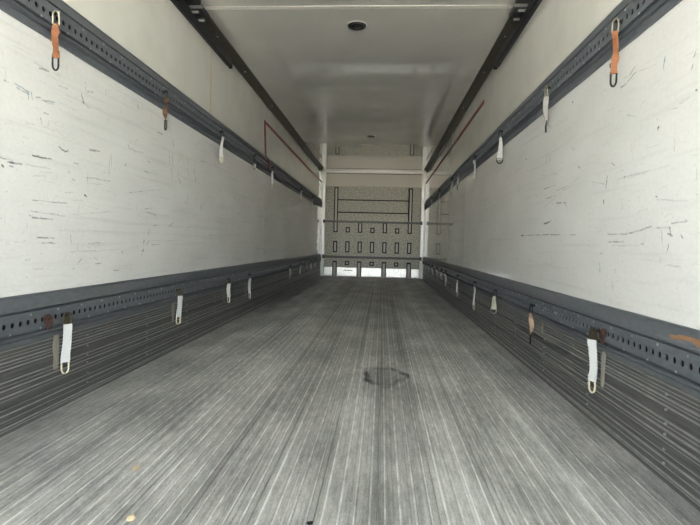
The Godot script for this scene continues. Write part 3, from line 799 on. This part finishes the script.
# ---------------------------------------------------------------- front bulkhead
func build_bulkhead() -> void:
	var b := thing("bulkhead", "mottled grey slotted bulkhead panel on the front wall", "bulkhead", Vector3(W * 0.5, 0.0, ZF + 0.002))
	box("gap_shade_sheet", Vector3(0, 1.20, 0.002), Vector3(W - 0.19, 1.97, 0.003), M.gap_shade, b)  # dark sheet behind the panel, colours the gaps as if in shade
	var cols := []
	for k in 7: cols.append(0.349 + k * 0.2977 - W * 0.5)
	# openings cut in the panel: x, y0, y1
	var cuts := []
	var cw := 0.052
	for k in 7:
		var tall := k % 2 == 0
		if k == 0 or k == 6: cuts.append([cols[k], 1.075, 2.165, "channel"])
		elif tall: cuts.append([cols[k], 1.075, 1.33, "slot"])
		else: cuts.append([cols[k], 1.075, 1.205, "slot"])
		cuts.append([cols[k], 0.595, 0.865, "slot"])
		if not tall: cuts.append([cols[k], 0.285, 0.385, "slot"])
		else: cuts.append([cols[k], 0.235, 0.385, "foot"])
	# the panel is made of column strips: between the slot columns, and above and below the openings within a column
	var st := mb()
	var th := 0.028
	var zc := th * 0.5 + 0.004
	var edges := [-W * 0.5 + 0.092]
	for c in cols:
		edges.append(c - cw); edges.append(c + cw)
	edges.append(W * 0.5 - 0.092)
	var y_lo := 0.235
	var y_hi := 2.185
	for i in range(0, edges.size(), 2):
		var parts := [[y_lo, 1.545], [1.575, 1.845], [1.875, y_hi]]
		if i == 0 or i == edges.size() - 2: parts = [[y_lo, y_hi]]
		for q in parts:
			bx(st, Vector3((edges[i] + edges[i + 1]) * 0.5, (q[0] + q[1]) * 0.5, zc), Vector3(edges[i + 1] - edges[i], q[1] - q[0], th), 0.0)
	for k in 7:
		var ys := [y_lo]
		var mine := []
		for c in cuts:
			if c[0] == cols[k]: mine.append(c)
		mine.sort_custom(func(p, q): return p[1] < q[1])
		for c in mine:
			ys.append(c[1]); ys.append(c[2])
		ys.append(y_hi)
		for i in range(0, ys.size(), 2):
			var lo: float = ys[i]
			var hi: float = ys[i + 1]
			if hi - lo < 0.002: continue
			var parts := [[lo, hi]]
			if lo < 1.5 and hi > 2.0: parts = [[lo, 1.545], [1.575, 1.845], [1.875, hi]]
			for q in parts:
				bx(st, Vector3(cols[k], (q[0] + q[1]) * 0.5, zc), Vector3(cw * 2.0, q[1] - q[0], th), 0.0)
	build(st, "panel", M.bulkhead, b)
	# thin floor of the two long grooves, set back, their shade put into a dark colour
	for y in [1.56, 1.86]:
		box("groove", Vector3(0, y, 0.006), Vector3(cols[6] - cols[0] - cw * 2.0, 0.034, 0.008), M.gap_shade, b)
	# a paler pad stands in each opening with a shade-coloured gap round it
	for c in cuts:
		var j := 0.028
		if c[3] == "foot": continue
		box("pad", Vector3(c[0], (c[1] + c[2]) * 0.5, 0.016), Vector3(cw * 2.0 - j * 2.0, c[2] - c[1] - j * 2.0, 0.022), M.bulkhead_pad, b, 0.005)
	for k in [0, 2, 4, 6]:
		var f := box("foot", Vector3(cols[k], 0.185, 0.040), Vector3(0.06, 0.33, 0.06), M.bulkhead_pad, b, 0.008)
		for e in [-1, 1]:
			box("side_bracket", Vector3(cols[k] + e * 0.042, 0.20, 0.028), Vector3(0.016, 0.36, 0.05), M.galvanised_dark, f, 0.003)
	# kick plate along the floor: five lengths between the feet
	var kx := [-W * 0.5 + 0.092, cols[0] - 0.052, cols[0] + 0.052, cols[2] - 0.052, cols[2] + 0.052, cols[4] - 0.052, cols[4] + 0.052, cols[6] - 0.052, cols[6] + 0.052, W * 0.5 - 0.092]
	for i in range(0, kx.size(), 2):
		var kp := box("kick_plate", Vector3((kx[i] + kx[i + 1]) * 0.5, 0.128, 0.02), Vector3(kx[i + 1] - kx[i] - 0.004, 0.21, 0.03), M.kick, b, 0.006)
		kp.position = Vector3(0, 0, 0.010)
		kp.rotation.x = deg_to_rad(-4.0)
		kp.set_meta("label", "scuffed white kick plate")
	# dents and scrapes of the plates, raised a little
	box("scrape", Vector3(-0.56, 0.165, 0.0365), Vector3(0.22, 0.018, 0.004), M.steel_bar, b, 0.001)
	# crossbars in front of the panel
	for q in [[1.335, "upper", 0.050], [0.487, "lower", 0.058]]:
		var bar := thing("cross_rail", "%s grey steel crossbar bolted across the front bulkhead" % q[1], "crossbar", Vector3(W * 0.5, q[0], ZF + 0.085))
		box("bar", Vector3.ZERO, Vector3(W - 0.13, q[2], 0.045), M.steel_bar, bar, 0.008)
		box("lip", Vector3(0, q[2] * 0.5 - 0.006, 0.026), Vector3(W - 0.16, 0.010, 0.010), M.galvanised, bar, 0.003)
		for e in [-1, 1]:
			box("end_bracket", Vector3(e * (W * 0.5 - 0.075), 0, -0.003), Vector3(0.05, q[2] + 0.03, 0.05), M.galvanised_dark, bar, 0.006)

# ---------------------------------------------------------------- ceiling fittings
func build_tracks() -> void:
	for s in [-1, 1]:
		var which := "above the bent red tape" if s < 0 else "above the straight red tape"
		var t := thing("ceiling_track", "dark metal track along the ceiling corner " + which, "track")
		# sloping cover in the corner, the full length
		var st := mb()
		run_profile(st, s, [Vector2(0.0, 2.490), Vector2(0.014, 2.486), Vector2(0.022, 2.492), Vector2(0.070, 2.536), Vector2(0.080, 2.540), Vector2(0.080, H)], ZO, ZF + 0.45, true)
		build(st, "channel", M.track, t)
		# lower rail that ends part of the way in
		st = mb()
		run_profile(st, s, [Vector2(0.0, 2.412), Vector2(0.030, 2.408), Vector2(0.042, 2.414), Vector2(0.042, 2.462), Vector2(0.030, 2.470), Vector2(0.030, 2.500), Vector2(0.0, 2.500)], ZO, -4.62, true)
		var low := build(st, "guide_rail", M.track_dark, t)
		box("end_stop", Vector3(wx(s, 0.025), 2.425, -4.64), Vector3(0.034, 0.05, 0.03), M.track_dark, low, 0.004)
		# bracket with bright slots; paler metal paints the light on their faces
		var br := mb()
		bx(br, Vector3(wx(s, 0.063), 2.520, -3.41), Vector3(0.124, 0.062, 0.40), 0.008)
		var bk := build(br, "bracket", M.track_dark, t)
		box("plate_edge", Vector3(wx(s, 0.060), 2.497, -3.635), Vector3(0.118, 0.012, 0.05), M.bright_metal, bk, 0.003)
		box("step_plate", Vector3(wx(s, 0.066), 2.500, -3.74), Vector3(0.090, 0.050, 0.17), M.track_dark, bk, 0.006)
		box("slot_plate", Vector3(wx(s, 0.058), 2.468, -3.66), Vector3(0.056, 0.014, 0.02), M.bright_metal, bk, 0.003)
		box("slot_plate", Vector3(wx(s, 0.072), 2.450, -3.76), Vector3(0.044, 0.012, 0.02), M.bright_metal, bk, 0.003)
		box("slot_hanger", Vector3(wx(s, 0.072), 2.467, -3.772), Vector3(0.05, 0.03, 0.02), M.track_dark, bk, 0.003)
		for z in [-4.20, -5.05, -6.3, -7.6, -9.0]:
			box("bolt", Vector3(wx(s, 0.047), 2.510, z), Vector3(0.016, 0.012, 0.016), M.bright_metal, t, 0.003)

func build_lamps() -> void:
	for q in [[1.231, -4.08, "round black ceiling lamp, the one farther from the bulkhead"], [1.254, -8.175, "round black ceiling lamp, the one closer to the bulkhead"]]:
		var l := thing("ceiling_lamp", q[2], "lamp", Vector3(q[0], H, q[1]), "round ceiling lamps")
		var st := mb()
		lathe(st, [Vector2(0.083, -0.001), Vector2(0.083, -0.004), Vector2(0.075, -0.006)], Vector3.ZERO, 32)
		build(st, "rim", M.lamp_rim, l)
		st = mb()
		lathe(st, [Vector2(0.075, -0.003), Vector2(0.074, -0.012), Vector2(0.068, -0.016), Vector2(0.052, -0.014), Vector2(0.050, -0.010)], Vector3.ZERO, 32)
		build(st, "housing", M.lamp_black, l)
		st = mb()
		lathe(st, [Vector2(0.051, -0.011), Vector2(0.040, -0.016), Vector2(0.022, -0.019), Vector2(0.0, -0.020)], Vector3.ZERO, 32)
		build(st, "lens", M.lamp_lens, l)

func build_red_tape() -> void:
	var l := thing("load_line_tape", "red tape along the wall, bent down over the upper rail", "tape", Vector3(0.0, 2.268, -6.14))
	box("strip", Vector3(0.0035, 0, -2.92), Vector3(0.005, 0.038, 5.84), M.red, l, 0.001)
	var st := mb()
	# the bent length: down the wall, over the rail's flange and face
	ribbon(st, [Vector3(0.004, 0.015, 0.02), Vector3(0.0045, -0.39, -0.05), Vector3(0.018, -0.415, -0.054), Vector3(0.036, -0.455, -0.06), Vector3(0.041, -0.485, -0.065), Vector3(0.041, -0.565, -0.075)], [Vector3(0, 0, 1), Vector3(0, 0, 1), Vector3(0, 0, 1), Vector3(0, 0, 1), Vector3(0, 0, 1), Vector3(0, 0, 1)], [0.075, 0.075, 0.075, 0.075, 0.075, 0.07], 0.004)
	build(st, "bent_end", M.red, l)
	var r := thing("load_line_tape", "straight red tape along the wall without a bent end", "tape", Vector3(W, 2.278, -5.24))
	box("strip", Vector3(-0.0035, 0, -3.36), Vector3(0.005, 0.040, 6.72), M.red, r, 0.001)

func lump(called: String, label: String, category: String, at: Vector3, s: Vector3, m: Material, seed_: int) -> void:
	# a small ragged crumb
	rng.seed = seed_
	var o := thing(called, label, category, at)
	var st := mb()
	var rings := 5
	var n := 9
	var jit := []
	for k in n: jit.append(rng.randf_range(0.65, 1.15))
	for i in rings:
		for k in n:
			var p := []
			for c in [[i, k], [i, k + 1], [i + 1, k + 1], [i + 1, k]]:
				var th: float = PI * 0.5 * c[0] / rings
				var a: float = TAU * (c[1] % n) / n
				var j: float = jit[c[1] % n]
				p.append(Vector3(cos(a) * sin(th) * s.x * 0.5 * j, cos(th) * s.y * (0.8 + 0.3 * sin(a * 2.0 + th * 3.0) * sin(th)), sin(a) * sin(th) * s.z * 0.5 * j))
			quad(st, p[0], p[1], p[2], p[3], p[0] + p[2])
	build(st, "crumb", m, o)

# ---------------------------------------------------------------- everything
func _ready() -> void:
	# camera
	var cam := Camera3D.new()
	cam.name = "camera"
	add_child(cam)
	cam.position = Vector3(1.4771, 0.7878, 0.0)
	cam.basis = Basis.from_euler(Vector3(-0.0360, 0.0626, 0.0251))
	cam.fov = rad_to_deg(2.0 * atan(262.5 / 500.0))
	cam.near = 0.02
	cam.far = 200.0
	cam.current = true

	# daylight: a bright hazy sky that enters through the open rear end
	var sky_mat := ProceduralSkyMaterial.new()
	sky_mat.sky_top_color = Color(0.66, 0.72, 0.80)
	sky_mat.sky_horizon_color = Color(0.935, 0.97, 1.0)
	sky_mat.ground_horizon_color = Color(0.62, 0.61, 0.59)
	sky_mat.ground_bottom_color = Color(0.50, 0.49, 0.47)
	sky_mat.sun_angle_max = 0.0
	var sky := Sky.new()
	sky.sky_material = sky_mat
	var env := Environment.new()
	env.background_mode = Environment.BG_SKY
	env.sky = sky
	env.background_energy_multiplier = 1.0
	env.tonemap_mode = Environment.TONE_MAPPER_LINEAR
	env.tonemap_exposure = 12.7
	env.sdfgi_enabled = true
	env.ssao_enabled = true
	env.ssil_enabled = true
	var we := WorldEnvironment.new()
	we.name = "daylight"
	we.environment = env
	add_child(we)

	# high sun beyond the front of the trailer: it lights the yard, the roof keeps it out of the hold
	var sun := DirectionalLight3D.new()
	sun.name = "sun"
	sun.rotation = Vector3(deg_to_rad(-52.0), deg_to_rad(150.0), 0.0)
	sun.light_energy = 5.0
	sun.light_color = Color(1.0, 0.985, 0.96)
	sun.light_angular_distance = 0.5
	sun.shadow_enabled = true
	add_child(sun)

	make_materials()
	build_shell()
	build_bulkhead()
	for s in [-1, 1]:
		var tape := "bent" if s < 0 else "straight"
		build_rail(s, 1.744, "upper perforated steel lashing rail on the wall with the %s red tape" % tape)
		var low := build_rail(s, 0.433, "lower perforated steel lashing rail on the wall with the %s red tape" % tape)
		if s > 0:
			# rust bleeding along the top flange close to the open end
			rng.seed = 91
			for k in 9:
				var w := 0.010 + 0.012 * sin(PI * (k + 1) / 10.0) * rng.randf_range(0.6, 1.2)
				var st := mb()
				var yy := 0.433 + 0.080 + rng.randf_range(-0.006, 0.006)
				var oo := 0.0195 - (yy - 0.513) * 0.40
				ribbon(st, [Vector3(wx(s, oo - 0.0005), yy, -1.75 + k * 0.045), Vector3(wx(s, oo), yy - 0.003, -1.72 + k * 0.045), Vector3(wx(s, oo - 0.0005), yy - 0.002, -1.685 + k * 0.045)], [Vector3(0.37, 0.93, 0), Vector3(0.37, 0.93, 0), Vector3(0.37, 0.93, 0)], [w * 0.4, w, w * 0.5], 0.0016)
				build(st, "rust_patch", M.rust_pale, low)
	build_tracks()
	build_lamps()
	build_red_tape()
	build_straps()

	# rust on two rail holes and small litter
	for q in [[-1, -2.075, "bent"], [1, -2.21, "straight"]]:
		var t := thing("rusty_shackle", "rusty brown shackle in the lower rail under the %s red tape" % q[2], "shackle", Vector3(wx(q[0], 0.033), 0.425, q[1]))
		var ix := -float(q[0])
		var st := mb()
		ribbon(st, [Vector3(ix * 0.002, 0.026, 0), Vector3(ix * 0.010, 0.008, 0.003), Vector3(ix * 0.010, -0.016, -0.004), Vector3(ix * 0.003, -0.040, -0.002)], [Vector3(ix * 0.25, 0, -1), Vector3(ix * 0.2, 0, -1), Vector3(ix * 0.1, 0, -1), Vector3(ix * 0.2, 0, -1)], [0.020, 0.044, 0.036, 0.014], 0.006)
		build(st, "plate", M.rust, t)
		st = mb()
		tube(st, [Vector3(-ix * 0.015, 0.008, 0), Vector3(ix * 0.016, 0.008, 0)], 0.008, 8)
		build(st, "pin", M.rust, t)
	lump("crumb", "pale crumb of dirt beside a plank joint, close to the wall with bent tape", "crumb", Vector3(0.653, 0.0, -1.647), Vector3(0.022, 0.008, 0.05), M.crumb, 5)
	lump("crumb", "pale crumb of dirt with a dark speck, farther from the walls", "crumb", Vector3(0.791, 0.0, -1.345), Vector3(0.026, 0.010, 0.035), M.crumb, 6)
	lump("scrap", "small black scrap lying on the floor planks", "scrap", Vector3(1.296, 0.0, -1.375), Vector3(0.020, 0.004, 0.022), M.black_scrap, 7)
	lump("crumb", "whitish crumb in the middle of the floor", "crumb", Vector3(1.404, 0.0, -1.514), Vector3(0.012, 0.005, 0.035), M.grey_web, 8)

const ORD = ["first", "second", "third", "fourth", "fifth", "sixth", "seventh", "eighth", "ninth", "tenth", "eleventh", "twelfth"]

func build_straps() -> void:
	# z, kind, length for each rail, from the open end inwards
	var upper_left := [[-2.10, "orange", 0.245, "torn orange"], [-3.205, "brown", 0.25, "twisted brown"], [-4.34, "plain", 0.275, "white"], [-5.48, "hook", 0.16, "bare metal"], [-6.36, "plain", 0.265, "white"], [-8.66, "plain", 0.255, "thin white"], [-10.1, "plain", 0.24, "white"]]
	var upper_right := [[-2.17, "orange", 0.275, "faded orange"], [-3.07, "grey", 0.265, "dirty grey"], [-4.20, "ring", 0.285, "white ring-ended"], [-5.37, "plain", 0.29, "white"], [-6.50, "grey", 0.23, "dirty grey"], [-7.07, "plain", 0.25, "white"], [-8.55, "plain", 0.23, "white"], [-9.9, "plain", 0.23, "white"]]
	var lower_left := [[-2.175, "white", 0.275, "wide white"], [-3.47, "white", 0.25, "wide white"], [-4.59, "white", 0.23, "wide white"], [-5.34, "plain", 0.265, "white"], [-7.77, "white", 0.21, "white"], [-8.8, "plain", 0.20, "white"], [-9.5, "grey", 0.20, "dirty grey"], [-10.1, "plain", 0.20, "white"], [-10.7, "plain", 0.18, "white"]]
	var lower_right := [[-2.265, "white", 0.285, "wide white"], [-3.19, "tan", 0.24, "twisted tan"], [-4.19, "cream", 0.22, "leaning cream", -0.06], [-5.11, "plain", 0.285, "narrow white"], [-6.27, "plain", 0.265, "narrow white"], [-7.40, "plain", 0.225, "narrow white"], [-7.95, "white", 0.16, "short white"], [-8.6, "plain", 0.2, "white"], [-9.4, "white", 0.18, "white"], [-10.15, "white", 0.18, "white"], [-10.75, "white", 0.18, "white"], [-11.3, "white", 0.18, "white"]]
	for q in [[-1, 1.744, upper_left, "upper", "bent"], [1, 1.744, upper_right, "upper", "straight"], [-1, 0.433, lower_left, "lower", "bent"], [1, 0.433, lower_right, "lower", "straight"]]:
		var row: Array = q[2]
		for i in row.size():
			var r: Array = row[i]
			# settle on the nearest hole
			var z: float = -1.876 + HOLE * round((r[0] + 1.876) / HOLE)
			var label := "%s strap, %s from the bulkhead on the %s rail under the %s red tape" % [r[3], ORD[row.size() - 1 - i], q[3], q[4]]
			if q[1] < 1.0 and i < 5 and r[1] != "cream":
				rub_mark(q[0], z + (0.11 if r[1] == "tan" else 0.022), 0.345, 0.36 - 0.62 * float(r[2]) + (0.06 if r[1] == "tan" else 0.0))
			strap(q[0], q[1], z, r[1], label, r[2], r[4] if r.size() > 4 else 0.0)
